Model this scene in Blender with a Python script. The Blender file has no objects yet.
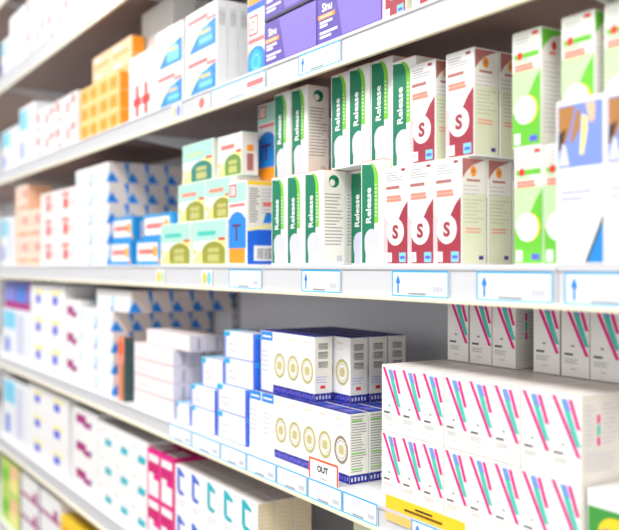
import bpy, bmesh, math, random
from mathutils import Vector, Matrix
random.seed(7)
sc = bpy.context.scene
COL = sc.collection

# ------------------------------------------------------------------ materials
def lin(c):
    return tuple(((v/255)/12.92 if v/255 <= .04045 else ((v/255+.055)/1.055)**2.4) for v in c)
MATS = {}
def mat(name, rgb, rough=.45, var=.05, scale=45., metallic=0., bump=0.):
    if name in MATS: return MATS[name]
    m = bpy.data.materials.new(name); m.use_nodes = True
    nt = m.node_tree; b = nt.nodes['Principled BSDF']
    c = lin(rgb)
    tc = nt.nodes.new('ShaderNodeTexCoord'); nz = nt.nodes.new('ShaderNodeTexNoise')
    nz.inputs['Scale'].default_value = scale; nz.inputs['Detail'].default_value = 3
    nt.links.new(tc.outputs['Object'], nz.inputs['Vector'])
    mx = nt.nodes.new('ShaderNodeMix'); mx.data_type = 'RGBA'
    mx.inputs['A'].default_value = (*[v*(1-var) for v in c], 1)
    mx.inputs['B'].default_value = (*[min(1, v*(1+var)) for v in c], 1)
    nt.links.new(nz.outputs['Fac'], mx.inputs['Factor'])
    nt.links.new(mx.outputs['Result'], b.inputs['Base Color'])
    b.inputs['Roughness'].default_value = rough; b.inputs['Metallic'].default_value = metallic
    if bump:
        bp = nt.nodes.new('ShaderNodeBump'); bp.inputs['Strength'].default_value = bump; bp.inputs['Distance'].default_value = .001
        nt.links.new(nz.outputs['Fac'], bp.inputs['Height']); nt.links.new(bp.outputs['Normal'], b.inputs['Normal'])
    MATS[name] = m
    return m

W = mat('white_card', (240, 240, 241)); CREAM = mat('cream_card', (232, 228, 218)); BEIGE = mat('beige_card', (222, 206, 172))
LAV = mat('lavender_print', (208, 210, 232)); GREY = mat('grey_print', (150, 150, 152)); LGREY = mat('light_grey_print', (198, 198, 202))
DGREY = mat('dark_grey_print', (84, 88, 90)); BLACK = mat('black_print', (22, 22, 26))
GREEN = mat('green_print', (0, 122, 88)); DGREEN = mat('dark_green_print', (0, 82, 66)); LIME = mat('lime_print', (120, 200, 48))
MAROON = mat('maroon_print', (160, 48, 66)); PINKISH = mat('pale_pink_print', (232, 196, 200)); SALMON = mat('salmon_print', (236, 142, 122))
BROWN = mat('brown_print', (178, 110, 104)); PALEGRN = mat('pale_green_cream_print', (218, 222, 192)); ORANGE = mat('orange_print', (244, 150, 24))
RED = mat('red_print', (222, 52, 52)); SOFTRED = mat('soft_red_print', (236, 116, 116)); BLUE = mat('blue_print', (24, 134, 226))
DBLUE = mat('deep_blue_print', (14, 98, 216)); NAVY = mat('navy_print', (34, 40, 140)); CYAN = mat('cyan_print', (24, 172, 232)); SKY = mat('sky_print', (120, 206, 240))
VGREEN = mat('vivid_green_print', (104, 196, 50)); PGREEN = mat('soft_green_print', (190, 222, 170)); YELLOW = mat('yellow_print', (248, 206, 40)); PALEYEL = mat('pale_yellow_print', (246, 236, 150))
OLIVE = mat('olive_print', (152, 152, 50)); TEALP = mat('pale_teal_print', (172, 224, 208)); TEAL = mat('teal_print', (70, 196, 180)); AQUA = mat('aqua_print', (20, 180, 196))
HOTPINK = mat('hot_pink_print', (230, 20, 134)); MAGENTA = mat('magenta_print', (206, 14, 112)); PURPLE = mat('purple_print', (88, 68, 168)); PPALE = mat('soft_purple_print_glare', (126, 108, 198))
VIOLET = mat('violet_print', (92, 92, 226)); PLUM = mat('plum_print', (168, 28, 122)); GOLD = mat('gold_print', (190, 180, 108), .4); GOLDIN = mat('pale_gold_print', (222, 212, 168))
PEACH = mat('peach_print', (250, 196, 158)); DSLATE = mat('dark_slate_print', (58, 84, 84)); RIM = mat('brown_ring_print', (146, 130, 104)); SLATEB = mat('slate_blue_print', (92, 110, 160))
WARMW = mat('warm_white_card', (243, 240, 236)); PINKW = mat('pink_white_card', (240, 232, 234)); TAN = mat('tan_print', (176, 122, 62)); PERI = mat('periwinkle_print', (122, 146, 224))
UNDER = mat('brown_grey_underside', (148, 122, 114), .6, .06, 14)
METAL = mat('white_shelf_paint', (232, 232, 232), .35, .02, 12, 0, .04); RAILM = mat('white_rail_plastic', (208, 209, 214), .3, .02, 20)
BACK = mat('grey_back_panel_paint', (226, 227, 230), .5, .03, 8, 0, .05); UPR = mat('grey_upright_paint', (176, 172, 176), .45, .03, 10); SLOT = mat('slot_black', (40, 40, 44))
LIPM = mat('cream_rail_lip', (240, 232, 206), .35, .02, 20)
MINT = mat('mint_card', (226, 240, 232)); TAPE = mat('black_tape', (30, 28, 40)); PRICE = mat('price_paper', (240, 243, 247), .4, .02)

# ------------------------------------------------------------------ carton builder
TEXT_CACHE = {}
def text_polys(s, bold=.012):
    key = (s, bold)
    if key in TEXT_CACHE: return TEXT_CACHE[key]
    cu = bpy.data.curves.new('txt', 'FONT'); cu.body = s; cu.size = 1; cu.resolution_u = 3; cu.offset = bold
    o = bpy.data.objects.new('txt', cu); COL.objects.link(o)
    dg = bpy.context.evaluated_depsgraph_get()
    me = o.evaluated_get(dg).to_mesh()
    vs = [(v.co.x, v.co.y) for v in me.vertices]
    x0 = min(v[0] for v in vs); x1 = max(v[0] for v in vs); y0 = min(v[1] for v in vs); y1 = max(v[1] for v in vs)
    vs = [((x-x0)/(y1-y0), (y-y0)/(y1-y0)) for x, y in vs]
    r = (vs, [list(p.vertices) for p in me.polygons], (x1-x0)/(y1-y0))
    o.evaluated_get(dg).to_mesh_clear()
    bpy.data.objects.remove(o); bpy.data.curves.remove(cu)
    TEXT_CACHE[key] = r
    return r

class Mesh:
    """one mesh: boxes plus ink laid on the faces of a w x d x h carton (origin at its base centre, front towards -Y)"""
    def __init__(self, w=0, d=0, h=0):
        self.w, self.d, self.h = w, d, h
        self.bm = bmesh.new(); self.mats = []
    def mi(self, m):
        if m not in self.mats: self.mats.append(m)
        return self.mats.index(m)
    def box(self, x0, x1, y0, y1, z0, z1, m, bevel=0.):
        r = bmesh.ops.create_cube(self.bm, size=1)
        vs = r['verts']
        for v in vs:
            v.co = Vector(((x0+x1)/2+v.co.x*(x1-x0), (y0+y1)/2+v.co.y*(y1-y0), (z0+z1)/2+v.co.z*(z1-z0)))
        fs = {f for v in vs for f in v.link_faces}; i = self.mi(m)
        for f in fs: f.material_index = i
        if bevel:
            es = list({e for v in vs for e in v.link_edges})
            r = bmesh.ops.bevel(self.bm, geom=es, offset=bevel, segments=2, profile=.6, affect='EDGES')
            for f in r['faces']: f.material_index = i
    def at(self, face, u, v, o):
        w, d, h = self.w, self.d, self.h
        if face == 'front': return (-w/2+u, -d/2-o, v)
        if face == 'right': return (w/2+o, -d/2+u, v)
        if face == 'left': return (-w/2-o, d/2-u, v)
        if face == 'top': return (-w/2+u, -d/2+v, h+o)
    def size(self, face):
        return {'front': (self.w, self.h), 'right': (self.d, self.h), 'left': (self.d, self.h), 'top': (self.w, self.d)}[face]
    def pm(self, face, pts, m, layer=1):           # polygon in metres
        o = .0001+.00009*layer
        vs = [self.bm.verts.new(self.at(face, u, v, o)) for u, v in pts]
        try:
            f = self.bm.faces.new(vs); f.material_index = self.mi(m)
        except ValueError: pass
    def poly(self, face, pts, m, layer=1):         # polygon in fractions of the face
        a, b = self.size(face); self.pm(face, [(u*a, v*b) for u, v in pts], m, layer)
    def rect(self, face, u0, v0, u1, v1, m, layer=1):
        self.poly(face, [(u0, v0), (u1, v0), (u1, v1), (u0, v1)], m, layer)
    def line(self, face, u0, v0, u1, v1, t, m, layer=2):   # slanted bar, width t in fractions of u
        self.poly(face, [(u0-t/2, v0), (u0+t/2, v0), (u1+t/2, v1), (u1-t/2, v1)], m, layer)
    def disc(self, face, cu, cv, r, m, layer=2, ry=None, n=28):
        a, b = self.size(face); ry = ry or r
        self.pm(face, [(cu*a+r*math.cos(t*2*math.pi/n), cv*b+ry*math.sin(t*2*math.pi/n)) for t in range(n)], m, layer)
    def ring(self, face, cu, cv, r0, r1, m, layer=2, n=28, sy=1):
        a, b = self.size(face)
        for k in range(n):
            t0, t1 = k*2*math.pi/n, (k+1)*2*math.pi/n
            self.pm(face, [(cu*a+r*math.cos(t), cv*b+sy*r*math.sin(t)) for r, t in ((r0, t0), (r1, t0), (r1, t1), (r0, t1))], m, layer)
    def text(self, face, s, cu, cv, hgt, m, layer=3, rot=False, sx=1., bold=.012):
        vs, ps, ratio = text_polys(s, bold); a, b = self.size(face)
        o = .0001+.00009*layer; bv = []
        for x, y in vs:
            x = (x-ratio/2)*hgt*sx; y = (y-.5)*hgt
            if rot: x, y = -y, x
            bv.append(self.bm.verts.new(self.at(face, cu*a+x, cv*b+y, o)))
        i = self.mi(m)
        for p in ps:
            try: self.bm.faces.new([bv[k] for k in p]).material_index = i
            except ValueError: pass
    def lines(self, face, u0, u1, v0, v1, n, m, layer=2, fill=.45, seed=1):   # small print as broken bars
        rnd = random.Random(seed); st = (v1-v0)/n
        for k in range(n):
            v = v0+st*(k+.5); e = u0+(u1-u0)*rnd.uniform(.6, 1)
            self.rect(face, u0, v-st*fill/2, e, v+st*fill/2, m, layer)
    def barcode(self, face, u0, v0, u1, v1, m=BLACK, n=13, vert=False):
        rnd = random.Random(3)
        for k in range(n):
            t = rnd.uniform(.3, .75)
            if vert: self.rect(face, u0, v0+(v1-v0)*k/n, u1, v0+(v1-v0)*(k+t)/n, m, 3)
            else: self.rect(face, u0+(u1-u0)*k/n, v0, u0+(u1-u0)*(k+t)/n, v1, m, 3)
    def done(self, name):
        me = bpy.data.meshes.new(name)
        bmesh.ops.recalc_face_normals(self.bm, faces=[f for f in self.bm.faces if len(f.verts) == 4 and f.edges[0].is_manifold])
        self.bm.to_mesh(me); self.bm.free()
        for m in self.mats: me.materials.append(m)
        return me

FLAP = .0008
def carton(w, d, h, body, flap=None):
    M = Mesh(w, d, h)
    hb = h-FLAP if flap else h
    M.box(-w/2, w/2, -d/2, d/2, 0, hb, body, min(.0007, d*.03))
    return M
def flap_mesh(w, d, h, m, pattern=None):
    F = Mesh(w, d, h)
    F.box(-w/2+.0006, w/2-.0006, -d/2+.0002, d/2-.0006, h-FLAP+.00005, h, m, .0003)
    if pattern: pattern(F)
    return F.done('tuck_flap')

# ---- one design per kind of carton; each returns (body mesh, flap mesh or None)
def k_release(w, d, h):
    M = carton(w, d, h, W, 1)
    R = .26
    arc = lambda cu, cv, rx, ry, n=8: [(cu+rx*math.cos(t*math.pi/2/n), cv+ry*math.sin(t*math.pi/2/n)) for t in range(n+1)]
    M.poly('front', [(.52, .40), (.80, .40)] + arc(.42, .80, .38, .175) + [(.42, .94)], LIME, 1)
    M.poly('front', [(.05, .30), (.62, .30)] + arc(.40, .80, .22, .16) + [(.05, .97)], GREEN, 2)
    M.poly('front', [(.05, .02), (.22, .02), (.22, .31), (.05, .31)], GREEN, 2)
    n = 14
    M.poly('front', [(.76, .015), (.80, .12)] + [(.50+.33*math.cos(t*math.pi/n), .24+.105*math.sin(t*math.pi/n)) for t in range(n+1)] + [(.18, .16), (.24, .08), (.28, .015)], LAV, 3)
    M.text('front', 'Release', .36, .57, w*.245, W, 4, True, .98, .025)
    M.lines('front', .66, .74, .45, .78, 9, W, 3, .4)
    M.rect('right', .05, .03, .95, .99, CREAM, 1)
    M.disc('right', .5, .88, w*.19, GREEN, 2); M.disc('right', .42, .865, w*.10, CREAM, 3); M.disc('right', .62, .9, w*.045, DGREEN, 3)
    M.lines('right', .1, .92, .2, .76, 16, GREY, 2, .32, 5)
    M.rect('right', .62, .04, .86, .10, LGREY, 2)
    return M.done('carton'), flap_mesh(w, d, h, mat('orange_flap_card', (214, 128, 66)))
def k_strength(w, d, h):
    M = carton(w, d, h, W, 1)
    M.poly('front', [(.0, .02), (.3, .02), (.3, .4), (.12, .45), (.0, .5)], PINKISH, 1)
    M.poly('front', [(.14, .015), (.985, .015), (.985, .64), (.78, .56), (.6, .46), (.4, .3), (.14, .3)], MAROON, 2)
    M.disc('front', .48, .335, w*.36, W, 3); M.text('front', 'S', .48, .335, w*.38, MAROON, 4, False, 1.1, .05)
    for u in (.06, .64): M.rect('front', u, .03, u+.27, .125, W if u < .5 else SKY, 3)
    M.rect('front', .12, .05, .27, .105, PINKISH, 4); M.rect('front', .68, .06, .87, .09, VIOLET, 4)
    M.lines('front', .1, .8, .85, .95, 4, GREY, 2, .3, 2); M.rect('front', .72, .945, .88, .97, MAROON, 2)
    M.lines('front', .08, .9, .77, .805, 1, BROWN, 2, .9, 4); M.lines('front', .1, .9, .64, .71, 2, SALMON, 2, .85, 9)
    M.rect('right', .03, .015, .97, .66, PALEGRN, 1); M.rect('right', .03, .66, .97, .985, CREAM, 1)
    M.poly('right', [(.03, .80), (.03, .985), (.97, .985), (.72, .96), (.4, .92), (.18, .86)], BROWN, 2)
    M.disc('right', .46, .87, w*.10, ORANGE, 3, w*.13); M.disc('right', .46, .87, w*.04, BROWN, 4)
    M.rect('right', .2, .775, .72, .795, BROWN, 2); M.lines('right', .08, .85, .64, .75, 3, LGREY, 2, .3, 3)
    M.lines('right', .1, .9, .38, .62, 7, mat('sage_grey_print', (186, 190, 168)), 2, .25, 8); M.lines('right', .15, .8, .29, .35, 2, SALMON, 2, .4, 6)
    M.rect('right', .68, .05, .86, .085, NAVY, 2)
    return M.done('carton'), flap_mesh(w, d, h, CREAM)
def k_green(w, d, h):
    M = carton(w, d, h, mat('greenish_white_card', (232, 236, 226)), 1)
    M.rect('front', .02, .2, .98, .66, PGREEN, 1)
    M.poly('front', [(.02, .015), (.985, .015), (.985, .64), (.78, .56), (.6, .46), (.4, .34), (.02, .3)], VGREEN, 2)
    M.disc('front', .53, .32, w*.37, YELLOW, 3); M.disc('front', .46, .32, w*.37, W, 4)
    M.rect('front', .08, .03, .3, .125, W, 3); M.rect('front', .62, .045, .88, .095, VIOLET, 3)
    M.lines('front', .1, .85, .82, .95, 4, LGREY, 2, .35, 2); M.rect('front', .7, .945, .9, .975, RED, 2)
    M.rect('front', .08, .765, .92, .81, VGREEN, 2); M.disc('front', .28, .79, w*.1, RED, 3); M.lines('front', .1, .8, .735, .755, 1, PGREEN, 3, .9)
    M.lines('front', .1, .92, .655, .72, 2, SALMON, 2, .8, 9)
    M.rect('right', .03, .015, .97, .985, CREAM, 1)
    M.poly('right', [(.03, .80), (.03, .985), (.97, .985), (.72, .95), (.4, .92), (.18, .86)], VGREEN, 2)
    M.disc('right', .5, .85, w*.09, RED, 3, w*.12); M.lines('right', .3, .7, .77, .8, 1, SOFTRED, 2, .8)
    M.lines('right', .1, .9, .1, .72, 16, LGREY, 2, .3, 8)
    return M.done('carton'), flap_mesh(w, d, h, CREAM)
def k_photo(w, d, h):
    M = carton(w, d, h, W)
    M.rect('front', .04, .59, .96, .97, PERI, 1)
    M.poly('front', [(.05, .96), (.4, .96), (.3, .82), (.16, .72), (.06, .74)], TAN, 2); M.poly('front', [(.06, .8), (.22, .83), (.12, .7), (.05, .7)], mat('dark_hair_print', (70, 48, 40)), 3)
    M.poly('front', [(.42, .92), (.52, .94), (.5, .82), (.36, .74), (.3, .74)], TAN, 3)
    M.poly('front', [(.55, .9), (.66, .88), (.66, .8), (.58, .66), (.5, .66)], PALEYEL, 4); M.poly('front', [(.62, .96), (.82, .96), (.8, .86), (.72, .84)], PEACH, 5)
    M.poly('front', [(.05, .6), (.3, .6), (.22, .72), (.14, .74)], LAV, 6)
    M.lines('front', .1, .8, .38, .46, 2, mat('mid_lavender_print', (176, 176, 206)), 2, .4); M.poly('front', [(.62, .015), (.97, .015), (.97, .28)], BLUE, 2); M.poly('front', [(.6, .015), (.66, .015), (.97, .25), (.97, .3)], DSLATE, 3)
    return M.done('carton'), None
def stripes(M, face, thin=False):
    M.line(face, .93, .28, .12, .965, .13, HOTPINK, 2)
    M.line(face, .90, .40, .44, .93, .19, TEAL, 1); M.line(face, .60, .80, .47, .94, .16, PERI, 4)
    M.line(face, .93, .60, .66, .94, .12, HOTPINK, 3)
def k_striped(w, d, h):
    M = carton(w, d, h, WARMW, 1); stripes(M, 'front')
    M.lines('front', .12, .6, .27, .31, 1, DGREY, 2, .7); M.lines('front', .12, .8, .17, .24, 3, GREY, 2, .3, 4); M.rect('front', .36, .385, .48, .41, GREY, 2); M.rect('front', .05, .005, .95, .012, LGREY, 2); M.rect('front', .35, .10, .55, .115, LGREY, 2)
    M.rect('right', .40, .66, .48, .76, HOTPINK, 2); M.rect('right', .40, .52, .48, .64, TEAL, 2); M.rect('right', .40, .40, .48, .5, HOTPINK, 2); M.lines('right', .1, .36, .4, .9, 9, LGREY, 2, .3, 3); M.lines('right', .55, .95, .4, .9, 9, LGREY, 2, .3, 7)
    M.lines('right', .08, .92, .1, .34, 7, LGREY, 2, .3, 5); M.rect('right', .0, .0, 1, 1, mat('grey_cream_card', (226, 220, 210)), 0)
    M.line('left', .5, .3, .5, .9, .5, TEAL, 1); M.rect('left', .3, .5, .7, .75, VIOLET, 2)
    return M.done('carton'), flap_mesh(w, d, h, WARMW)
def k_seal(w, d, h, turned=False, ringm=None, side='barcode'):
    ringm = ringm or GOLD
    M = carton(w, d, h, W, 1)
    if turned:
        M.rect('front', .04, .84, .96, .985, BLUE, 1); M.rect('front', .15, .89, .85, .92, W, 2)
        M.lines('front', .12, .85, .3, .7, 5, LGREY, 2, .25, 4)
    else:
        M.ring('front', .5, .46, w*.33, w*.42, ringm, 2, sy=1.15); M.ring('front', .5, .46, w*.26, w*.28, ringm, 2, sy=1.15)
        M.disc('front', .5, .46, w*.19, GOLDIN, 2)
        for k in range(3): M.rect('front', .37+.1*k, .40, .43+.1*k, .52, GOLD, 3)
        M.lines('front', .15, .75, .885, .91, 1, GOLDIN, 2, .9); M.rect('front', .15, .80, .55, .81, LGREY, 2)
        M.rect('front', 0, .005, 1, .13, NAVY, 2)
        for k in range(6): M.rect('front', .06+.16*k, .03+.02*(k % 2), .14+.16*k, .085+.01*(k % 3), PPALE if k % 2 else VIOLET, 3)
    M.rect('right', .02, .13, .98, .985, CREAM, 1)
    if side == 'barcode':
        for a, b in ((.80, .9), (.66, .77), (.52, .62)):
            M.barcode('right', .2, a, .75, b, mat('barcode_ink', (66, 72, 70)), 5, True)
        M.lines('right', .1, .9, .28, .4, 3, VIOLET, 2, .18, 4); M.rect('right', .32, .20, .6, .25, RED, 2)
    else:
        M.lines('right', .08, .92, .16, .97, 22, GREY, 2, .4, 4)
        for v in (.88, .42, .2): M.rect('right', .1, v, .7, v+.02, LIME, 3)
    M.rect('right', 0, .005, 1, .13, NAVY, 2)
    for k in range(5): M.rect('right', .08+.18*k, .04, .16+.18*k, .09+.01*(k % 2), LAV, 3)
    def pat(F):
        F.w, F.d = w-.0012, d-.0008
        for k in range(3): F.rect('top', .1+.28*k, .2, .3+.28*k, .75, (VIOLET, PPALE, DBLUE)[k], 1)
        F.rect('top', 0, .86, 1, 1, LAV, 1)
    return M.done('carton'), flap_mesh(w, d, h, NAVY, pat)
def k_seal_turned(w, d, h): return k_seal(w, d, h, True)
def k_seal_text(w, d, h): return k_seal(w, d, h, False, None, 'text')
def k_seal_brown(w, d, h): return k_seal(w, d, h, False, RIM, 'text')
def k_seal_turned_text(w, d, h): return k_seal(w, d, h, True, None, 'text')
def k_purple_taped(w, d, h): return k_purple(w, d, h, TAPE)  # black strip on upper cartons, painted to darken the gap between tiers
def k_purple(w, d, h, strip=None):
    M = carton(w, d, h, PURPLE, 1)
    M.poly('front', [(.42, .1), (.99, .1), (.99, .97), (.3, .97), (.36, .6)], PPALE, 1)  # lighter purple area, glare painted into the front
    M.rect('front', .0, .005, 1, .05, strip or SALMON, 2)
    M.text('front', 'Sinu', .17, .76, h*.17, W, 3, False, .95, .03)
    M.rect('front', .02, .54, .30, .63, ORANGE, 2); M.rect('front', .05, .56, .26, .61, PEACH, 3)
    for v, e in ((.47, .26), (.40, .18), (.27, .34), (.19, .24)): M.rect('front', .05, v-.02, e, v+.03, W, 3)
    for v, e in ((.47, .20), (.27, .28)): M.rect('front', .05+.03, v-.0, e, v+.01, PURPLE, 4)
    M.rect('right', .0, .01, 1, .99, PURPLE, 1)
    return M.done('carton'), flap_mesh(w, d, h, TAPE)
def arch(M, face, u0, u1, v0, v1, m, layer=2, n=12):
    M.poly(face, [(u0, v0), (u1, v0)] + [((u0+u1)/2+(u1-u0)/2*math.cos(t*math.pi/n), v0+(v1-v0)*(.55+.45*math.sin(t*math.pi/n))) for t in range(n+1)], m, layer)
def swoosh(M, face, m, e=1, v1=.62, layer=1):
    n = 8
    M.poly(face, [(.02, .02), (.98, .02), (.98, v1)] + [(.98-.96*k/n, v1-(v1-.12)*(k/n)**2) for k in range(1, n+1)], m, layer)
def k_arch(w, d, h, panel=None, word=SALMON, archm=None):
    M = carton(w, d, h, MINT)
    M.rect('front', .02, .55, .98, .98, panel or TEALP, 1); M.rect('front', .02, .03, .98, .55, MINT, 1)
    swoosh(M, 'front', PALEYEL, v1=.60, layer=2); arch(M, 'front', .3, .97, .03, .52, archm or OLIVE, 3)
    PO = mat('light_olive_print', (190, 190, 112)); M.rect('front', .47, .08, .8, .24, PO, 4); M.rect('front', .47, .28, .8, .38, PO, 4)
    M.rect('front', .15, .66, .7, .76, word, 2); M.rect('front', .78, .54, .97, .6, RED, 4); M.disc('front', .08, .3, h*.07, YELLOW, 3)
    M.rect('right', .03, .03, .97, .97, CREAM, 1); M.rect('right', .3, .1, .7, .5, BROWN, 2); M.rect('right', .3, .55, .7, .7, ORANGE, 2)
    return M.done('carton'), None
def k_arch_teal(w, d, h): return k_arch(w, d, h, TEALP, TEAL)
def k_arch_white(w, d, h): return k_arch(w, d, h, CREAM, SOFTRED, mat('muted_green_print', (110, 150, 70)))
def k_arch_deep(w, d, h): return k_arch(w, d, h, TEALP, PGREEN, mat('sea_green_print', (40, 130, 120)))
def k_tcarton(w, d, h):
    M = carton(w, d, h, W)
    M.rect('front', .06, .02, .92, .2, ORANGE, 1); M.rect('front', .04, .2, .96, .56, BLUE, 1); arch(M, 'front', .04, .96, .3, .64, BLUE, 2)
    M.text('front', 'T', .47, .39, h*.2, mat('dark_plum_print', (92, 44, 96)), 3, False, 1.3)
    M.rect('front', .08, .70, .9, .735, SOFTRED, 2); M.rect('front', .02, .76, .98, .98, TEALP, 1)
    M.rect('front', .08, .82, .45, .97, RED, 2); M.rect('front', .14, .84, .39, .95, W, 3); M.text('front', 'D', .265, .895, h*.07, RED, 4)
    M.rect('right', .02, .01, .98, .42, DBLUE, 1); M.poly('right', [(.02, .40), (.98, .46), (.98, .5), (.02, .43)], PALEYEL, 2)
    M.poly('right', [(.5, .50), (.98, .5), (.98, .62), (.6, .62)], BLUE, 2)
    M.rect('right', .02, .43, .98, .95, CREAM, 0); M.rect('right', .02, .95, .98, .995, YELLOW, 1)
    M.lines('right', .08, .4, .5, .92, 14, GREY, 2, .5, 3); M.lines('right', .45, .9, .6, .92, 8, LGREY, 2, .4, 6); M.rect('right', .5, .7, .95, .75, SOFTRED, 3)
    M.rect('right', .22, .05, .95, .23, W, 2); M.barcode('right', .32, .07, .9, .2, DGREY, 16)
    return M.done('carton'), None
def k_dcarton(w, d, h):
    M = carton(w, d, h, W)
    M.rect('front', .03, .02, .97, .22, BLUE, 1); arch(M, 'front', .03, .97, .1, .44, BLUE, 2); M.disc('front', .5, .2, w*.34, CYAN, 3); M.ring('front', .5, .2, w*.17, w*.21, SKY, 4)
    M.rect('front', .05, .50, .95, .57, SOFTRED, 2); M.poly('front', [(.02, .34), (.2, .44), (.2, .48), (.02, .4)], YELLOW, 2)
    M.rect('front', .08, .62, .6, .93, RED, 2); M.rect('front', .14, .65, .54, .90, W, 3); M.text('front', 'D', .34, .775, h*.15, RED, 4)
    return M.done('carton'), None
def k_dorange(w, d, h):
    M = carton(w, d, h, W)
    M.rect('front', .04, .1, .96, .5, ORANGE, 1); M.rect('front', .0, .0, 1, .1, DBLUE, 2); M.rect('front', .1, .6, .9, .9, SOFTRED, 1)
    return M.done('carton'), None
def k_picture(w, d, h, white=False, code=True):
    M = carton(w, d, h, W)
    n = 10
    M.poly('front', [(.04, .04), (.97, .04), (.97, .62)] + [(.97-.9*k/n, .62-.52*(k/n)**1.7) for k in range(1, n+1)], BLUE, 1)
    M.poly('front', [(.03, .04), (.1, .04), (.34, .34), (.5, .5), (.42, .5), (.2, .32)], PALEYEL, 2)
    arch(M, 'front', .42, .86, .12, .54, SKY if white else mat('soft_azure_print', (72, 162, 238)), 3); M.rect('front', .5, .38, .8, .44, YELLOW, 4); M.rect('front', .46, .18, .86, .28, SKY, 4)
    if not white: M.rect('front', .08, .72, .72, .82, SOFTRED, 2); M.rect('front', .68, .63, .97, .7, SOFTRED, 2)
    M.rect('right', .02, .0, .98, 1, mat('cool_white_side_card', (226, 228, 230)), 1)
    if code: M.barcode('right', .2, .45, .8, .85, mat('faded_barcode_ink', (164, 166, 170)), 7, True)
    return M.done('carton'), None
def k_picture_plain(w, d, h): return k_picture(w, d, h, False, False)
def k_picture_white(w, d, h): return k_picture(w, d, h, True)
def k_figures(w, d, h):
    M = carton(w, d, h, W)
    for u in (.28, .62):
        M.rect('front', u-.01, .06, u+.11, .5, RED, 2); M.rect('front', u-.1, .22, u+.2, .34, RED, 3); M.disc('front', u+.05, .5, h*.05, RED, 4)
    return M.done('carton'), None
def k_plain_tall(w, d, h):
    M = carton(w, d, h, mat('soft_grey_card', (226, 226, 222)))
    M.rect('front', .1, .55, .2, .6, RED, 2); M.rect('front', .62, .62, .74, .67, RED, 2); M.lines('front', .15, .8, .2, .5, 4, LGREY, 2, .2)
    return M.done('carton'), None
def k_orange(w, d, h):
    M = carton(w, d, h, mat('apricot_card', (252, 206, 140)))
    M.rect('front', .06, .14, .44, .86, mat('amber_print', (250, 172, 58)), 1); M.rect('front', .54, .14, .92, .86, mat('amber_print', (250, 172, 58)), 1)
    M.rect('front', .12, .3, .38, .7, ORANGE, 2); M.rect('front', .6, .3, .86, .7, ORANGE, 2)
    M.rect('right', .02, .02, .98, .98, mat('deep_orange_print', (246, 146, 10)), 1); M.rect('left', 0, 0, 1, 1, ORANGE, 1)
    return M.done('carton'), None
def k_apricot(w, d, h):
    M = carton(w, d, h, mat('light_apricot_card', (252, 204, 160)))
    M.rect('front', .1, .15, .9, .5, mat('faded_orange_print', (250, 178, 110)), 1); M.rect('front', .1, .62, .5, .8, WARMW, 1)
    M.rect('right', .02, .02, .98, .98, mat('deep_orange_print', (246, 146, 10)), 1)
    return M.done('carton'), None
def k_peach(w, d, h):
    M = carton(w, d, h, mat('light_peach_card', (248, 216, 200)))
    M.rect('front', .05, .08, .45, .24, mat('faded_orange_print', (250, 178, 110)), 1); M.rect('front', .52, .08, .92, .24, SALMON, 1); M.rect('front', .7, .5, .95, .8, SOFTRED, 1); M.rect('front', .05, .4, .6, .85, mat('blush_peach_print', (250, 206, 184)), 1)
    M.rect('right', .02, .02, .98, .98, PEACH, 1)
    return M.done('carton'), None
def k_redmark(w, d, h):
    M = carton(w, d, h, mat('pinkish_white_card', (244, 232, 230)))
    M.rect('front', .38, .22, .62, .62, RED, 1); M.rect('front', .3, .7, .68, .86, SOFTRED, 1); M.rect('front', .75, .3, .9, .55, PINKISH, 1)
    M.rect('right', .0, .02, 1, .98, CREAM, 1)
    return M.done('carton'), None
def k_triangle(w, d, h):
    M = carton(w, d, h, W)
    for u in (.0, 1.0):
        s = 1 if u == 0 else -1
        M.poly('front', [(u, .30), (u+.07*s, .36), (u+.05*s, .62), (u, .72)], SKY, 1)
    M.poly('front', [(.84, .02), (1., .02), (1., .4)], BLUE, 2)
    M.rect('right', .02, .02, .98, .98, mat('shaded_side_pink', (232, 218, 212)), 1)  # pinkish tint paints shade onto the white carton's side
    M.poly('right', [(.0, .02), (.52, .02), (.40, .20), (.16, .55), (.0, .30)], BLUE, 2)
    M.poly('right', [(.76, .98), (1., .98), (1., .5), (.9, .46)], BLUE, 2); M.poly('right', [(.84, .62), (.92, .6), (1., .15), (.95, .15)], SKY, 3)
    M.lines('right', .3, .7, .3, .8, 3, CREAM, 2, .3, 3)
    return M.done('carton'), None
def k_framed(w, d, h):
    M = carton(w, d, h, mat('bright_azure_card', (30, 146, 214)))
    M.rect('front', .06, .16, .9, .86, WARMW, 1); M.rect('front', .12, .42, .72, .62, SOFTRED, 2); M.disc('front', .80, .52, h*.22, ORANGE, 3); M.disc('front', .80, .52, h*.1, YELLOW, 4)
    M.rect('front', .12, .72, .6, .78, LGREY, 2); M.disc('front', .95, .15, h*.1, ORANGE, 3)
    M.rect('right', .3, .1, .8, .8, WARMW, 1); M.disc('right', .5, .65, h*.14, ORANGE, 2); M.rect('right', .36, .14, .74, .5, SOFTRED, 2)
    return M.done('carton'), None
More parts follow.
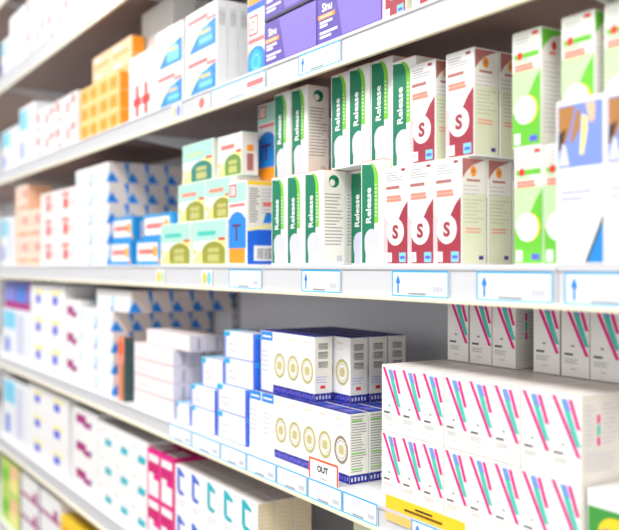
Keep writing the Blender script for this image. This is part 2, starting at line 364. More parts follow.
def k_bluecorner(w, d, h):
    M = carton(w, d, h, W)
    M.lines('front', .14, .7, .2, .75, 4, LAV, 1, .3, 5); M.rect('front', .07, .0, .955, .045, PERI, 2); M.rect('front', .0, .0, .07, .8, PERI, 1); M.rect('front', .0, .8, .2, .98, CYAN, 1); M.rect('front', .14, .3, .4, .34, LAV, 1); M.rect('front', .14, .5, .32, .54, LAV, 1); M.rect('front', .955, .0, 1, 1, VIOLET, 1)
    M.rect('right', .0, .0, 1, 1, DBLUE, 1); M.rect('right', .2, .25, .8, .6, PPALE, 2); M.rect('right', .0, .82, 1, 1, BLUE, 2)
    M.rect('left', 0, 0, 1, 1, PERI, 1); M.rect('top', .0, .0, 1, 1, LAV, 1); M.rect('top', .0, .0, .3, 1, SKY, 2)
    return M.done('carton'), None
def k_flat(w, d, h):
    M = carton(w, d, h, PINKW)
    M.rect('front', .0, .0, 1, .09, mat('dusty_pink_print', (206, 182, 182)), 1); M.rect('front', .1, .4, .4, .44, PINKISH, 1)
    M.rect('right', .0, .0, 1, 1, mat('lilac_side_card', (224, 218, 228)), 1); M.rect('right', .42, .1, .6, .85, mat('lilac_grey_print', (186, 180, 192)), 2); M.rect('right', .0, .0, 1, .06, LGREY, 2)
    M.rect('top', .02, .02, .98, .98, mat('blush_card', (240, 226, 228)), 1)
    return M.done('carton'), None
def k_spine(w, d, h):
    M = carton(w, d, h, SALMON)
    M.rect('front', .0, .0, 1, 1, SALMON, 1); M.rect('front', .55, .0, 1, .6, TAN, 2); M.disc('front', .45, .84, w*.42, mat('hot_orange_print', (250, 96, 16)), 3, h*.13)
    M.rect('right', 0, 0, 1, 1, DSLATE, 1); M.rect('top', 0, 0, 1, 1, DSLATE, 1); M.rect('top', .5, .2, 1, .8, SALMON, 2)
    return M.done('carton'), None
def k_yellowblue(w, d, h):
    M = carton(w, d, h, W)
    M.rect('front', .30, .66, .80, .80, PALEYEL, 1); M.rect('front', .36, .32, .64, .62, VIOLET, 1); M.rect('front', .36, .4, .5, .55, DBLUE, 3)
    return M.done('carton'), None
def k_plummark(w, d, h):
    M = carton(w, d, h, W)
    M.rect('front', .16, .44, .56, .76, PLUM, 1); M.rect('front', .46, .36, .76, .58, PLUM, 2); M.rect('front', .75, .5, .82, .64, SKY, 1)
    return M.done('carton'), None
def k_tealdash(w, d, h):
    M = carton(w, d, h, W)
    M.poly('front', [(.48, .26), (.86, .24), (.92, .46), (.52, .50)], AQUA, 1); M.rect('front', .1, .7, .4, .73, LGREY, 1)
    return M.done('carton'), None
def k_magenta(w, d, h):
    M = carton(w, d, h, W, 1)
    M.rect('front', .0, .90, 1, 1, HOTPINK, 1); M.rect('front', .0, .0, .09, 1, HOTPINK, 2); M.rect('front', .9, .0, 1, 1, HOTPINK, 2); M.rect('front', .09, .5, .9, .74, MAGENTA, 1); M.rect('front', .5, .38, .9, .5, HOTPINK, 3)
    M.rect('right', .0, .0, 1, 1, MAGENTA, 1)
    def pat(F):
        F.w, F.d = w-.0012, d-.0008
        F.poly('top', [(.12, .15), (.86, .15), (.86, .85), (.12, .85)], PINKW, 1)
    return M.done('carton'), flap_mesh(w, d, h, HOTPINK, pat)
def k_bracket(w, d, h, ink=None):
    ink = ink or AQUA
    M = carton(w, d, h, W, 1)
    M.poly('front', [(.18, .48), (.36, .44), (.34, .82), (.18, .88)], ink, 2)
    M.poly('front', [(.18, .86), (.36, .80), (.68, .78), (.68, .84), (.34, .95), (.18, .95)], ink, 3); M.poly('front', [(.2, .44), (.36, .40), (.6, .40), (.66, .46), (.36, .50)], ink, 4)
    M.lines('front', .2, .85, .15, .3, 2, LGREY, 2, .2)
    M.rect('right', .02, .02, .98, .98, BEIGE, 1); M.lines('right', .1, .9, .3, .85, 7, CREAM, 2, .15, 4)
    return M.done('carton'), flap_mesh(w, d, h, WARMW)
def k_bracket_blue(w, d, h): return k_bracket(w, d, h, mat('royal_print', (64, 104, 214)))
def k_beige(w, d, h):
    M = carton(w, d, h, PALEGRN)
    M.rect('front', .05, .1, .95, .85, mat('sage_cream_card', (214, 216, 180)), 1); M.lines('front', .15, .85, .3, .8, 5, LGREY, 2, .3)
    M.rect('right', .0, .0, 1, 1, BEIGE, 1)
    return M.done('carton'), None
def k_yellow(w, d, h):
    M = carton(w, d, h, YELLOW)
    M.rect('front', .1, .2, .7, .7, ORANGE, 1); M.rect('front', .5, .3, .95, .6, mat('brick_print', (214, 96, 56)), 2)
    return M.done('carton'), None
def k_lime(w, d, h):
    M = carton(w, d, h, mat('lime_card', (192, 220, 110)))
    M.rect('front', .5, .1, .95, .5, PALEYEL, 1); M.rect('front', .55, .5, .95, .9, PEACH, 1); M.rect('front', .1, .3, .45, .7, LIME, 1)
    return M.done('carton'), None
def k_plumline(w, d, h):
    M = carton(w, d, h, W)
    M.rect('front', .0, .0, 1, .16, PLUM, 1); M.rect('front', .0, .0, .08, 1, mat('mauve_print', (150, 110, 160)), 2); M.rect('front', .72, .1, .9, .5, PLUM, 3)
    return M.done('carton'), None
def k_bluesoft(w, d, h):
    M = carton(w, d, h, mat('ice_white_card', (232, 236, 242)))
    M.rect('front', .05, .6, .5, .95, SKY, 1); M.rect('front', .55, .1, .8, .9, LAV, 1); M.rect('front', .1, .1, .3, .4, PERI, 1)
    return M.done('carton'), None
def k_bluepurple(w, d, h):
    M = carton(w, d, h, PPALE)
    M.rect('front', .1, .3, .3, .9, PERI, 1); M.rect('front', .5, .1, .7, .9, BLUE, 1); M.rect('front', .0, .0, 1, .25, PLUM, 2); M.rect('right', 0, 0, 1, 1, DSLATE, 1)
    return M.done('carton'), None
def k_diag(w, d, h):
    M = carton(w, d, h, mat('ice_white_card', (232, 236, 242)))
    M.line('front', .1, .1, .8, .6, .2, mat('grey_lilac_print', (178, 178, 206)), 1); M.line('front', .4, .45, .95, .9, .16, LAV, 1)
    return M.done('carton'), None
def k_redsoft(w, d, h):
    M = carton(w, d, h, W)
    M.rect('front', .05, .55, .22, .92, SOFTRED, 1); M.rect('front', .1, .14, .34, .34, mat('faint_red_print', (242, 176, 172)), 1); M.rect('front', .5, .3, .72, .75, mat('faint_red_print', (242, 176, 172)), 1); M.rect('front', .76, .6, .92, .9, SOFTRED, 1); M.rect('front', .45, .2, .5, .98, LAV, 1)
    return M.done('carton'), None
def k_sunny(w, d, h):
    M = carton(w, d, h, W)
    M.rect('front', .1, .5, .8, .95, PALEYEL, 1); M.rect('front', .3, .62, .7, .9, ORANGE, 1); M.rect('front', .1, .1, .5, .3, PINKISH, 1)
    return M.done('carton'), None
def k_eye(w, d, h):
    M = carton(w, d, h, W)
    M.rect('front', .02, .12, .98, .80, mat('leaf_green_print', (60, 150, 60)), 1); M.disc('front', .45, .52, h*.24, YELLOW, 2, h*.2); M.disc('front', .4, .42, h*.26, NAVY, 3, h*.16); M.disc('front', .45, .46, h*.08, BLACK, 4)
    return M.done('carton'), None

# ------------------------------------------------------------------ placing things
CACHE = {}
def tag(o, label, cat, group=None):
    o['label'] = label; o['category'] = cat
    if group: o['group'] = group
BOTTOM = []
def put(kind, dims, x, y, z, label, group, yaw=0., name='medicine_carton', cat='medicine box', parts=True):
    """carton whose front left bottom corner stands at x, y, z"""
    key = (kind.__name__, tuple(round(v, 4) for v in dims))
    if key not in CACHE: CACHE[key] = kind(*dims)
    body, flap = CACHE[key]
    w, d, h = dims
    if flap and parts:
        o = bpy.data.objects.new(name, None); o.empty_display_size = .02
        for nm, me in (('carton_body', body), ('tuck_flap', flap)):
            p = bpy.data.objects.new(nm, me); COL.objects.link(p); p.parent = o
    else:
        o = bpy.data.objects.new(name, body)
    COL.objects.link(o)
    o.location = (x+w/2, y+d/2, z); o.rotation_euler = (0, 0, math.radians(yaw))
    tag(o, label, cat, group)
    return o
ORD = ['first', 'second', 'third', 'fourth', 'fifth', 'sixth', 'seventh', 'eighth', 'ninth', 'tenth', 'eleventh', 'twelfth']
TIER = {1: [''], 2: ['lower tier', 'upper tier'], 3: ['bottom tier', 'middle tier', 'top tier'],
        4: ['bottom tier', 'second tier', 'third tier', 'top tier'], 5: ['bottom tier', 'second tier', 'third tier', 'fourth tier', 'top tier']}
ROW = ['front row', 'second row', 'third row', 'fourth row', 'fifth row']
def jit(a=.35): return random.uniform(-a, a)
def block(kinds, dims, x, y, z, nx, nr, nt, desc, group, gap=.0006, rgap=.0012, xs=None, skip=lambda c, r, t: False, shift=None, yaw=.15, name='medicine_carton'):
    """nx columns along the shelf, nr rows into it, nt tiers"""
    w, d, h = dims
    for t in range(nt):
        for r in range(nr):
            for c in range(nx):
                if skip(c, r, t): continue
                k = kinds(c, r, t) if not hasattr(kinds, '__name__') or kinds.__name__ == '<lambda>' else kinds
                sx, sy = shift(c, r, t) if shift else (0, 0)
                bits = []
                if nx > 1: bits.append(ORD[c]+' from left')
                if nr > 1: bits.append(ROW[r])
                if nt > 1: bits.append(TIER[nt][t])
                lab = desc+', '+', '.join(bits) if bits else desc
                if k.__name__.startswith('k_seal_turned'): lab = lab.replace('gold ring', 'blue flap label')
                if k.__name__ == 'k_seal_brown': lab = lab.replace('gold ring', 'gold and brown ring')
                xx = xs[c] if xs else x+c*(w+gap)
                put(k, dims, xx+sx, y+r*(d+rgap)+sy, z+t*(h+.0002), lab, group, jit(yaw), name)

# shelf heights (top surface), front plane, back panel
Z0, Z1, Z2, Z3, Z4, Z5, Z6 = 2.318, 2.045, 1.744, 1.450, 1.164, .908, .640
YF, YB = .617, .874
SEAMS = [.598, -.543, -1.684, -2.825, -3.966]

# ---- shelf 3 (eye level)
e = Z3
R = (.045, .037, .1295)
gR = 'white and green cartons with a green name strip'
dR = 'white carton with green Release strip'
for k, (x, y) in enumerate(((-1.097, .630), (-1.0505, .629), (-1.004, .630), (-.959, .676), (-.8675, .628))):
    put(k_release, R, x, y, e, dR+', '+ORD[k]+' from left in lower front row', gR, jit())
for k, (x, y) in enumerate(((-1.112, .670), (-1.060, .670), (-1.008, .670), (-.9085, .700), (-.8615, .672))):
    put(k_release, R, x, y, e, dR+', '+ORD[k]+' from left in lower back row', gR, jit(.2))
for k, (x, y) in enumerate(((-1.120, .648), (-1.0735, .650), (-.968, .650), (-.921, .647), (-.874, .648), (-.8215, .641))):
    put(k_release, R, x, y, e+(.1299 if k < 5 else .1179), dR+', '+ORD[k]+' from left in upper row', gR, jit())
S = (.045, .037, .1175)
gS = 'white and maroon cartons marked S'
dS = 'white and maroon carton with round S badge'
for k, x in enumerate((-.822, -.7765, -.731)):
    put(k_strength, S, x, .630, e, dS+', '+ORD[k]+' from left in lower front row', gS, jit())
put(k_strength, S, -.731, .6685, e, dS+', lower tier behind the rightmost front one', gS)
put(k_strength, S, -.7765, .6685, e, dS+', lower tier behind the middle front one', gS)
put(k_strength, S, -.7315, .707, e, dS+', lower tier third row back', gS)
for k, x in enumerate((-.7855, -.7225)):
    put(k_strength, S, x, .640, e+.1179, dS+', '+('left' if k == 0 else 'right')+' one of upper front row', gS, jit())
put(k_strength, S, -.7225, .6785, e+.1179, dS+', upper tier just behind the right front one', gS)
put(k_strength, S, -.7195, .719, e+.1179, dS+', upper tier rearmost beside dark gap', gS)
G = (.0385, .0365, .1175)
gG = 'white and green cartons with a white disc'
dG = 'white and bright green carton with white disc'
for k, x in enumerate((-.6165, -.577, -.5375, -.498)):
    put(k_green, G, x, .6375, e, dG+', '+ORD[k]+' from left in lower row', gG, jit(.2))
for k, (x, y) in enumerate(((-.6215, .640), (-.556, .638), (-.5075, .639))):
    put(k_green, G, x, y, e+.1179, dG+', '+ORD[k]+' from left in upper row', gG, jit(.2))
P = (.0545, .0185, .151)
for k, x in enumerate((-.544, -.4885)):
    put(k_photo, P, x, .6175, e, 'tall white carton with blue and gold picture, '+('beside green carton' if k == 0 else 'cut off at right edge'), 'tall picture cartons at the right', 0)
TT = (.064, .058, .133)
put(k_tcarton, TT, -1.239, .630, e, 'white and blue carton marked T, standing on shelf left of green Release cartons', 'blue cartons marked T')
put(k_tcarton, TT, -1.236, .690, e, 'white and blue carton marked T, behind the lower front one', 'blue cartons marked T')
put(k_tcarton, (.062, .058, .133), -1.2475, .690, e+.1335, 'white and blue carton marked T, stacked on the other', 'blue cartons marked T')
gA = 'mint cartons with a yellow swoosh'
put(k_arch_teal, (.137, .06, .0762), -1.521, .630, e, 'mint carton with olive arch and yellow swoosh, bottom tier left', gA)
put(k_arch_teal, (.131, .06, .0762), -1.376, .630, e, 'mint carton with olive arch and yellow swoosh, bottom tier beside T carton', gA)
put(k_arch, (.115, .06, .070), -1.455, .637, e+.0765, 'mint carton with red word and olive arch, second tier left', gA)
put(k_arch, (.098, .06, .070), -1.338, .637, e+.0765, 'mint carton with red word and olive arch, second tier right', gA)
put(k_arch_deep, (.128, .06, .072), -1.449, .643, e+.1467, 'mint carton with sea green arch on top of the stack', gA)
put(k_arch_white, (.088, .03, .070), -1.307, .645, e+.1467, 'cream carton with red word and green arch, top right of mint stack', gA)
FR = (.128, .055, .051)
gF = 'blue framed cartons with an orange dot'
put(k_framed, FR, -1.812, .632, e, 'blue framed carton with red band and orange dot, bottom left', gF)
put(k_framed, FR, -1.656, .632, e, 'blue framed carton with red band and orange dot, bottom right', gF)
put(k_framed, FR, -1.812, .637, e+.0513, 'blue framed carton with red band and orange dot, upper left', gF, 0)
put(k_framed, (.15, .055, .049), -1.630, .637, e+.0513, 'blue framed carton with red band and orange dot, upper right', gF, 0)
TRI = (.119, .046, .0455)
block(k_triangle, TRI, -2.060, .632, e, 2, 4, 5, 'white carton with blue triangles, middle shelf', 'white cartons with blue triangles, middle shelf', skip=lambda c, r, t: c == 0 and r > 0)
RM = (.155, .08, .0645)
block(k_redmark, RM, -2.378, .632, e, 2, 1, 3, 'white carton with red marks, middle shelf', 'white cartons with red marks, middle shelf')
block(k_peach, (.136, .07, .0785), -2.660, .632, e, 2, 1, 3, 'peach and orange carton, middle shelf', 'peach cartons, middle shelf', skip=lambda c, r, t: c == 1 and t == 2)
put(k_bluesoft, (.17, .08, .15), -2.85, .632, e, 'pale blue and white carton at far left of middle shelf', 'pale blue cartons at the far left')

# ---- shelf 4 (below eye level)
e = Z4
GS = (.0384, .030, .0925)
gGS = 'white cartons with a gold ring and navy base'
dGS = 'white carton with gold ring'
def seal_low(c, r, t):
    if r == 0 and c < 2: return k_seal_turned_text
    return k_seal_brown if (c == 6 and r == 0) else k_seal_text
block(lambda c, r, t: seal_low(c, r, t), GS, -1.177, .636, e, 7, 4, 1, dGS+' in lower tier', gGS, gap=.0007, rgap=.0012, yaw=.2)
block(lambda c, r, t: k_seal_turned if (c == 0 and r == 0) else k_seal, GS, -1.1565, .645, e+.0929, 5, 4, 1, dGS+' in upper tier', gGS, gap=.0002, rgap=.0040, skip=lambda c, r, t: r == 0 and c == 4, yaw=.12)
PK = (.0377, .055, .0815)
gP = 'white cartons with pink and teal slanted stripes'
dP = 'white carton with pink and teal stripes'
block(k_striped, PK, -.842, .640, e, 8, 3, 2, dP, gP, gap=.0008, rgap=.0014, yaw=.25, shift=lambda c, r, t: (.0, random.uniform(0, .0012)))
for k, x in enumerate((-.8275, -.7865, -.7475, -.682, -.6415, -.6025, -.563)):
    put(k_striped, (.0378, .04, .0855), x, .736, e+.1640, dP+', '+ORD[k]+' from left, standing on top of the stack', gP, jit(.3))
put(k_eye, (.07, .05, .078), -.5315, .645, e, 'white carton with green, yellow and navy picture at lower right edge', None)
BC = (.104, .05, .0443)
gB = 'white cartons with blue corners'
dB = 'white carton with blue corner'
for t in range(2): put(k_bluecorner, BC, -1.2830, .632, e+t*.0446, dB+', stack touching gold ring cartons, '+TIER[4][t], gB)
for t in range(2, 4): put(k_bluecorner, BC, -1.2645, .636, e+t*.0446, dB+', stack touching gold ring cartons, '+TIER[4][t], gB)
for t in range(2): put(k_bluecorner, (.100, .05, .0375), -1.3885, .632, e+t*.0378, dB+' in middle stack, '+TIER[3][t], gB)
put(k_bluecorner, (.085, .05, .05), -1.3555, .638, e+2*.0378, dB+' in middle stack, top tier', gB)
put(k_bluecorner, (.062, .05, .0345), -1.4535, .632, e, dB+', single one at left end on the shelf', gB)
put(k_bluecorner, (.045, .05, .073), -1.437, .684, e, dB+', narrow one behind the left single', gB)
FL = (.2, .04, .0318)
gFl = 'flat white and blush boxes'
block(k_flat, FL, -1.668, .633, e, 1, 2, 4, 'flat wide blush white box', gFl)
for r in range(2): put(k_flat, (.205, .036, .03), -1.612, .638+.037*r, e+4*.032+.0002, 'flat wide blush white box on top of its stack, '+ROW[r], gFl)
put(k_spine, (.036, .022, .134), -1.742, .625, e, 'narrow orange carton with dark slate side beside flat box stack', None)
block(k_triangle, (.110, .046, .0462), -2.015, .632, e, 2, 5, 5, 'white carton with blue triangles, lower shelf', 'white cartons with blue triangles, lower shelf', skip=lambda c, r, t: c == 0 and r > 0, shift=lambda c, r, t: ((.112, 0) if t == 4 else (0, 0)))
block(k_plummark, (.128, .07, .0665), -2.152, .632, e, 1, 1, 3, 'white carton with plum mark', 'white cartons with plum marks, lower shelf')
block(k_yellowblue, (.164, .08, .0775), -2.486, .632, e, 2, 1, 3, 'white carton with blue and yellow marks on shelf four', 'white cartons with blue and yellow marks')
put(k_bluesoft, (.34, .08, .15), -2.835, .632, e, 'pale blue white carton at far left below eye level', 'pale blue cartons at the far left')
put(k_bluepurple, (.34, .07, .085), -2.835, .64, e+.151, 'blue and purple carton on top at far left', None)

# ---- shelf 5
e = Z5
BR = (.0628, .032, .0870)
gBr = 'white cartons with a bracket mark'
block(lambda c, r, t: k_bracket_blue if c < 2 else k_bracket, BR, -1.465, .635, e, 5, 3, 2, 'white carton with bracket mark', gBr, gap=.0006, rgap=.0012)
block(k_magenta, (.064, .05, .0905), -1.5935, .632, e, 2, 2, 2, 'white and magenta carton', 'white and magenta cartons', gap=.0008)
block(k_tealdash, (.099, .06, .0628), -1.893, .632, e, 3, 1, 3, 'white carton with teal dash', 'white cartons with a teal dash')
block(k_plummark, (.186, .06, .0660), -2.085, .632, e, 1, 1, 3, 'white carton with plum mark on low shelf', 'white cartons with plum marks, low shelf')
block(k_yellowblue, (.190, .06, .0680), -2.508, .632, e, 2, 1, 3, 'white carton with blue and yellow marks on low shelf', 'white cartons with blue and yellow marks, low shelf')
put(k_bluesoft, (.31, .08, .19), -2.825, .632, e, 'tall pale blue carton at far left of low shelf', 'pale blue cartons at the far left')
put(k_beige, (.075, .05, .216), -.894, .635, e, 'pale sage carton under the price rail, right end of low shelf', None)
put(k_yellow, (.06, .04, .14), -.985, .72, e, 'yellow carton deep in the dark gap on low shelf', None)

# ---- shelf 6
e = Z6
block(k_lime, (.23, .08, .1), -2.850, .632, e, 1, 1, 2, 'lime and yellow carton at lower left', 'lime cartons')
block(k_plumline, (.205, .08, .066), -2.605, .632, e, 2, 1, 3, 'white carton with plum border', 'white cartons with a plum border')
block(k_yellow, (.15, .06, .085), -2.185, .632, e, 2, 1, 2, 'yellow and orange carton on the lowest shelf', 'yellow and orange cartons')

# ---- shelf 2 (above eye level)
e = Z2
PU = (.1455, .07, .0700)
gPu = 'purple boxes'
for t in range(2):
    for c in range(2):
        put(k_purple_taped if t else k_purple, PU, -1.1205+c*.1465, .631, e+t*.0716, 'purple carton with white and orange print, '+('left' if c == 0 else 'right')+' in '+TIER[2][t], gPu)
for c, x in enumerate((-.8260, -.7700, -.7180)):
    put(k_strength, S, x, .630, e, dS+', '+ORD[c]+' from left on shelf above', 'maroon cartons on the upper shelf')
DC = (.056, .05, .100)
put(k_dcarton, DC, -1.1795, .634, e, 'white carton with red D badge and cyan circle', None)
put(k_dorange, DC, -1.1795, .634, e+.1003, 'white carton with orange base standing on D badge carton', None)
gPi = 'white cartons with a blue picture'
def picf(c, r, t): return k_picture_white if (c == 0 and t == 1) else (k_picture_plain if t == 0 else k_picture)
block(lambda c, r, t: picf(c, r, t), (.126, .0195, .0755), -1.5465, .631, e, 2, 3, 2, 'white carton with blue picture', gPi, gap=.0130, rgap=.0010, skip=lambda c, r, t: c == 0 and r > 0)
put(k_figures, (.14, .05, .133), -1.695, .632, e, 'white carton with two red figures, beside orange boxes', None)
put(k_plain_tall, (.17, .05, .255), -1.772, .690, e, 'tall grey white carton behind blue picture cartons', None)
OR = (.1345, .022, .041)
block(k_orange, OR, -2.021, .631, e, 2, 1, 3, 'small orange and amber carton', 'orange cartons')
block(k_orange, (.1345, .0295, .041), -2.021, .655, e, 2, 1, 3, 'orange carton in rear row', 'orange cartons, rear row')
block(k_apricot, (.13, .0295, .038), -2.004, .656, e+.1238, 2, 1, 2, 'peach orange carton stacked on rear row', 'orange cartons on top')
block(k_redsoft, (.19, .06, .066), -2.430, .632, e, 2, 1, 2, 'white carton with soft red marks', 'white cartons with soft red marks, upper shelf')
put(k_bluesoft, (.17, .06, .17), -2.612, .632, e, 'lavender white carton standing left of red marked cartons', None)
put(k_bluesoft, (.2, .06, .13), -2.84, .632, e, 'pale blue carton at far left of upper shelf', 'pale blue cartons at the far left')

# ---- shelf 1
e = Z1
put(k_diag, (.19, .07, .17), -2.735, .632, e, 'white carton with grey lilac diagonal bands, upper left', None)
block(k_redsoft, (.215, .07, .085), -2.540, .632, e, 2, 1, 2, 'white carton with soft red marks on top shelf', 'white cartons with soft red marks, top shelf')
put(k_sunny, (.22, .07, .19), -2.105, .632, e, 'white carton with yellow and orange print, top shelf', None)
put(k_plain_tall, (.22, .07, .2), -1.88, .632, e, 'tall pale carton above orange cartons on top shelf', None)
put(k_bluesoft, (.11, .07, .12), -2.85, .632, e, 'pale blue carton at far left of top shelf', 'pale blue cartons at the far left')

# ------------------------------------------------------------------ shelving
def obj(name, me, parent=None):
    o = bpy.data.objects.new(name, me); COL.objects.link(o)
    if parent: o.parent = parent
    return o
def shelf(x0, x1, z, rh, label):
    t = bpy.data.objects.new('shelf', None); COL.objects.link(t); t.location = ((x0+x1)/2, YB, z); tag(t, label, 'shelf', 'white metal shelves')
    a, b = -(x1-x0)/2+.0008, (x1-x0)/2-.0008
    M = Mesh(); yf = YF-YB
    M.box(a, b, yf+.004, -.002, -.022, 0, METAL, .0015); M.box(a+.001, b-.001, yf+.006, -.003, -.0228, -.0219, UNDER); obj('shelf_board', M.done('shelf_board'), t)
    M = Mesh()
    M.box(a, b, yf+.0012, yf+.0038, -rh, -.0004, RAILM, .0008); M.box(a, b, yf-.0006, yf+.002, -.0055, -.0008, RAILM, .0008)
    r = obj('price_rail', M.done('price_rail'), t)
    M = Mesh(); M.box(a, b, yf-.0030, yf+.0036, -rh-.0012, -rh+.0042, LIPM, .001); obj('rail_lip', M.done('rail_lip'), r)
    for s in (a+.006, b-.006):
        M = Mesh(); bm = M.bm
        M.w = M.d = M.h = 0
        pr = [(-.003, -.0225), (yf+.03, -.0225), (yf+.03, -.030), (-.003, -.062)]
        v0 = [bm.verts.new((s-.002, y, zz)) for y, zz in pr]; v1 = [bm.verts.new((s+.002, y, zz)) for y, zz in pr]
        i = M.mi(METAL)
        bm.faces.new(v0); bm.faces.new(v1[::-1])
        for k in range(4): bm.faces.new((v0[k], v1[k], v1[(k+1) % 4], v0[(k+1) % 4]))
        obj('bracket', M.done('bracket'), t)
BAY = ['right bay', 'middle bay', 'left bay', 'farthest left bay']
LEV = [(Z0, .050, 'topmost level'), (Z1, .050, 'second level from top'), (Z2, .0385, 'level above eye height'), (Z3, .0405, 'eye level'), (Z4, .0330, 'level below eye height'), (Z5, .040, 'low level'), (Z6, .040, 'lowest level')]
for b in range(4):
    for k, (z, rh, nm) in enumerate(LEV):
        if b == 0 and k in (0, 1, 5, 6): continue
        shelf(SEAMS[b+1], SEAMS[b], z, rh, 'white metal shelf with price rail, '+nm+', '+BAY[b])
fr = bpy.data.objects.new('shelving_frame', None); COL.objects.link(fr); fr.location = (-1.684, YB, 0)
tag(fr, 'grey metal back panels and slotted uprights behind the medicine shelves', 'shelving')
for b in range(4):
    M = Mesh(); M.box(SEAMS[b+1]+1.684+.016, SEAMS[b]+1.684-.016, .004, .012, .05, 2.45, BACK, .001); obj('back_panel', M.done('back_panel'), fr)
for sx in SEAMS:
    M = Mesh(); c0 = sx+1.684
    M.box(c0-.0155, c0+.0155, .0003, .04, 0, 2.45, UPR, .0015)
    for k in range(96):
        for q in (-.007, .007): M.box(c0+q-.002, c0+q+.002, .0001, .0004, .08+k*.0245, .092+k*.0245, SLOT)
    obj('upright', M.done('upright'), fr)
M = Mesh(); M.box(SEAMS[-1]+1.684, SEAMS[0]+1.684, -.24, -.005, 0, .1, METAL, .002); obj('plinth', M.done('plinth'), fr)

# ------------------------------------------------------------------ price labels and cards in the rails
def price(x0, x1, z, h, label, arrow=True, frame=None, y=YF, red=False, tint=None):
    w = x1-x0; M = Mesh(w, .0007, h); fm = frame or CYAN
    M.box(-w/2, w/2, -.00035, .00035, 0, h, PRICE)
    t = .0019
    M.pm('front', [(0, 0), (w, 0), (w, t), (0, t)], fm, 1); M.pm('front', [(0, h-t), (w, h-t), (w, h), (0, h)], fm, 1)
    M.pm('front', [(0, 0), (t, 0), (t, h), (0, h)], fm, 2); M.pm('front', [(w-t, 0), (w, 0), (w, h), (w-t, h)], fm, 2)
    if arrow:
        ax = .011
        M.pm('front', [(ax-.0016, .004), (ax+.0016, .004), (ax+.0016, h*.55), (ax-.0016, h*.55)], BLUE, 2)
        M.pm('front', [(ax-.0042, h*.52), (ax+.0042, h*.52), (ax+.0025, h*.7), (ax, h*.85), (ax-.0025, h*.7)], BLUE, 2)
    M.lines('front', .28, .72, .42, .84, 3, LAV, 2, .28, int(abs(x0)*1000)); M.rect('front', .3, .1, .62, .17, GREY, 2); M.rect('front', .74, .22, .92, .44, LAV, 2)
    for k in range(3): M.rect('front', .75+.055*k, .24, .785+.055*k, .42, LGREY, 3)
    if red: M.rect('front', .68, .4, .97, .68, SOFTRED, 3)
    o = obj('price_label', M.done('price_label')); o.location = ((x0+x1)/2, y-.0005, z); tag(o, label, 'price label', 'price labels in the shelf rails')
for k, (a, b) in enumerate(((-1.207, -1.103), (-.990, -.896), (-.789, -.691), (-.648, -.547), (-.533, -.435))):
    price(a, b, 1.4135, .0300, 'blue framed price label on eye level rail, '+ORD[k]+' from left', k > 0)
price(-.998, -.896, 1.7100, .0285, 'blue framed price label with arrow below purple cartons')
price(-1.268, -1.092, 1.7100, .0275, 'pale price label with red word below D badge carton', False, SKY, red=True)
for k, (a, b) in enumerate(((-1.45, -1.351), (-1.349, -1.240), (-1.238, -1.151), (-1.149, -1.060), (-1.058, -.976), (-.974, -.893), (-.891, -.818))):
    price(a, b, 1.1350, .0275, 'blue framed price label on rail below eye height, '+ORD[k]+' from left', False)
price(-.752, -.64, 1.1350, .0275, 'blue framed price label with arrow in front of yellow strip', True, None, YF-.0015)
M = Mesh(.070, .0007, .030); M.box(-.035, .035, -.00035, .00035, 0, .030, PRICE)
OF = mat('orange_frame_print', (240, 84, 10))
for a, b, c, d in ((0, .91, 1, 1), (0, 0, .045, .91), (.955, 0, 1, .91)): M.rect('front', a, b, c, d, OF, 1)
M.text('front', 'OUT', .48, .58, .0088, BLACK, 2, False, 1.05, .03); M.rect('front', .4, .16, .62, .2, GREY, 2)
o = obj('shelf_card', M.done('shelf_card')); o.location = (-.938, YF+.0006, 1.1615); tag(o, 'white card reading OUT with orange border, in front of gold ring cartons', 'sign')
M = Mesh(.136, .0007, .030); M.box(-.068, .068, -.00035, .00035, 0, .030, mat('soft_orange_card', (248, 198, 110)))
M.rect('front', 0, .52, 1, 1, YELLOW, 1); M.rect('front', .4, .76, .62, .84, BLACK, 2); M.rect('front', .26, .6, .74, .7, mat('dark_amber_print', (110, 74, 10)), 2)
o = obj('warning_strip', M.done('warning_strip')); o.location = (-.734, YF-.0002, 1.1490); tag(o, 'yellow and orange strip with dark print at foot of striped cartons', 'sign')
def sticker(x, z, w, h, label, cols):
    M = Mesh(w, .0006, h); M.box(-w/2, w/2, -.0003, .0003, 0, h, PRICE)
    for k, c in enumerate(cols): M.disc('front', (k+.7)/(len(cols)+.4), .5, w*.2, c, 1+k, h*.42)
    o = obj('rail_sticker', M.done('rail_sticker')); o.location = (x, YF-.0004, z); tag(o, label, 'sticker', 'stickers on the shelf rails')
sticker(-1.29, 1.415, .04, .026, 'yellow and blue sticker on eye level rail below mint cartons', (YELLOW, SKY))
sticker(-1.49, 1.415, .04, .026, 'yellow and pale blue sticker on eye level rail, farther left', (YELLOW, PGREEN))
sticker(-1.415, 1.713, .04, .026, 'orange and blue sticker on rail below blue picture cartons', (PEACH, PERI))
sticker(-1.31, 1.713, .06, .022, 'pale red sticker on rail below blue picture cartons', (SOFTRED,))

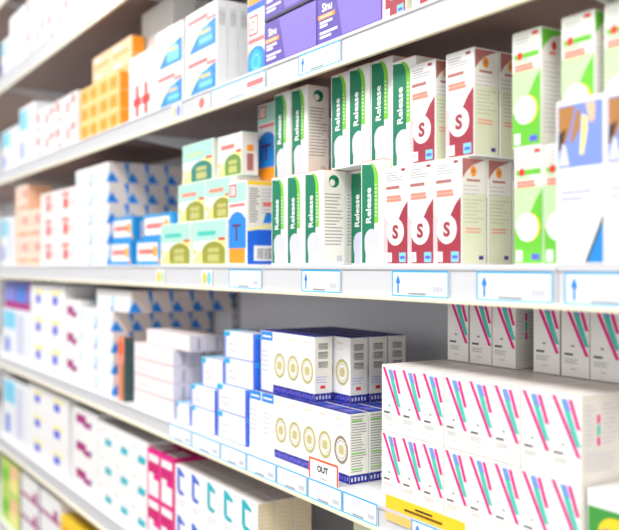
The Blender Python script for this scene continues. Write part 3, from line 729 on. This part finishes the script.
# ------------------------------------------------------------------ room
M = Mesh(); M.box(-9, 6, -6, 1.2, -.05, 0, mat('floor_tile', (150, 142, 134), .35, .05, 3)); o = obj('floor', M.done('floor')); o['kind'] = 'structure'
def area(x, y, z, sx, sy, power, rot=(0, 0, 0), col=(1, 1, 1), name='ceiling_light'):
    l = bpy.data.lights.new(name, 'AREA'); l.shape = 'RECTANGLE'; l.size = sx; l.size_y = sy; l.energy = power; l.color = col
    o = bpy.data.objects.new(name, l); COL.objects.link(o); o.location = (x, y, z); o.rotation_euler = rot
M = Mesh(); M.box(-9, 6, -6, 1.2, 3.0, 3.05, mat('ceiling_paint', (238, 238, 236), .6, .02, 3)); o = obj('ceiling', M.done('ceiling')); o['kind'] = 'structure'
M = Mesh(); M.box(-9, 6, .93, 1.2, 0, 3.0, mat('wall_paint', (226, 226, 224), .6, .02, 3)); o = obj('wall_back', M.done('wall_back')); o['kind'] = 'structure'
for x in (-4.6, -3.0, -1.4, .2, 1.8):
    area(x, -.55, 2.97, 1.3, .6, 48, (0, 0, 0), (1, .99, .97))
area(-1.4, -4.5, 1.7, 7., 2.4, 95, (math.radians(90), 0, 0), (.98, .99, 1), 'added_fill_light')  # added frontal fill, brightens the back panel under the rails
area(2.6, -.8, 1.7, 2.4, 2.2, 70, (math.radians(90), 0, math.radians(75)), (1, .99, .97), 'added_fill_light')  # added fill from the right, lifts the carton sides
w = bpy.data.worlds.new('World'); sc.world = w; w.use_nodes = True
bg = w.node_tree.nodes['Background']; bg.inputs['Color'].default_value = (.97, .98, 1, 1); bg.inputs['Strength'].default_value = .7

# ------------------------------------------------------------------ camera
F = 850.
cam = bpy.data.cameras.new('Camera'); co = bpy.data.objects.new('Camera', cam); COL.objects.link(co); sc.camera = co
cam.sensor_fit = 'HORIZONTAL'; cam.sensor_width = 36; cam.lens = F*36/619; cam.clip_start = .02
co.location = (0, 0, 1.45)
fwd = Vector((-.8441, .5362, 0)).normalized()
co.rotation_euler = fwd.to_track_quat('-Z', 'Y').to_euler()
cam.dof.use_dof = True; cam.dof.focus_distance = 1.08; cam.dof.aperture_fstop = cam.lens/15.
sc.view_settings.view_transform = 'Standard'; sc.view_settings.look = 'None'; sc.view_settings.gamma = 1; sc.view_settings.exposure = -0.6
sc.view_settings.use_curve_mapping = False
sc.cycles.use_denoising = True; sc.cycles.max_bounces = 6
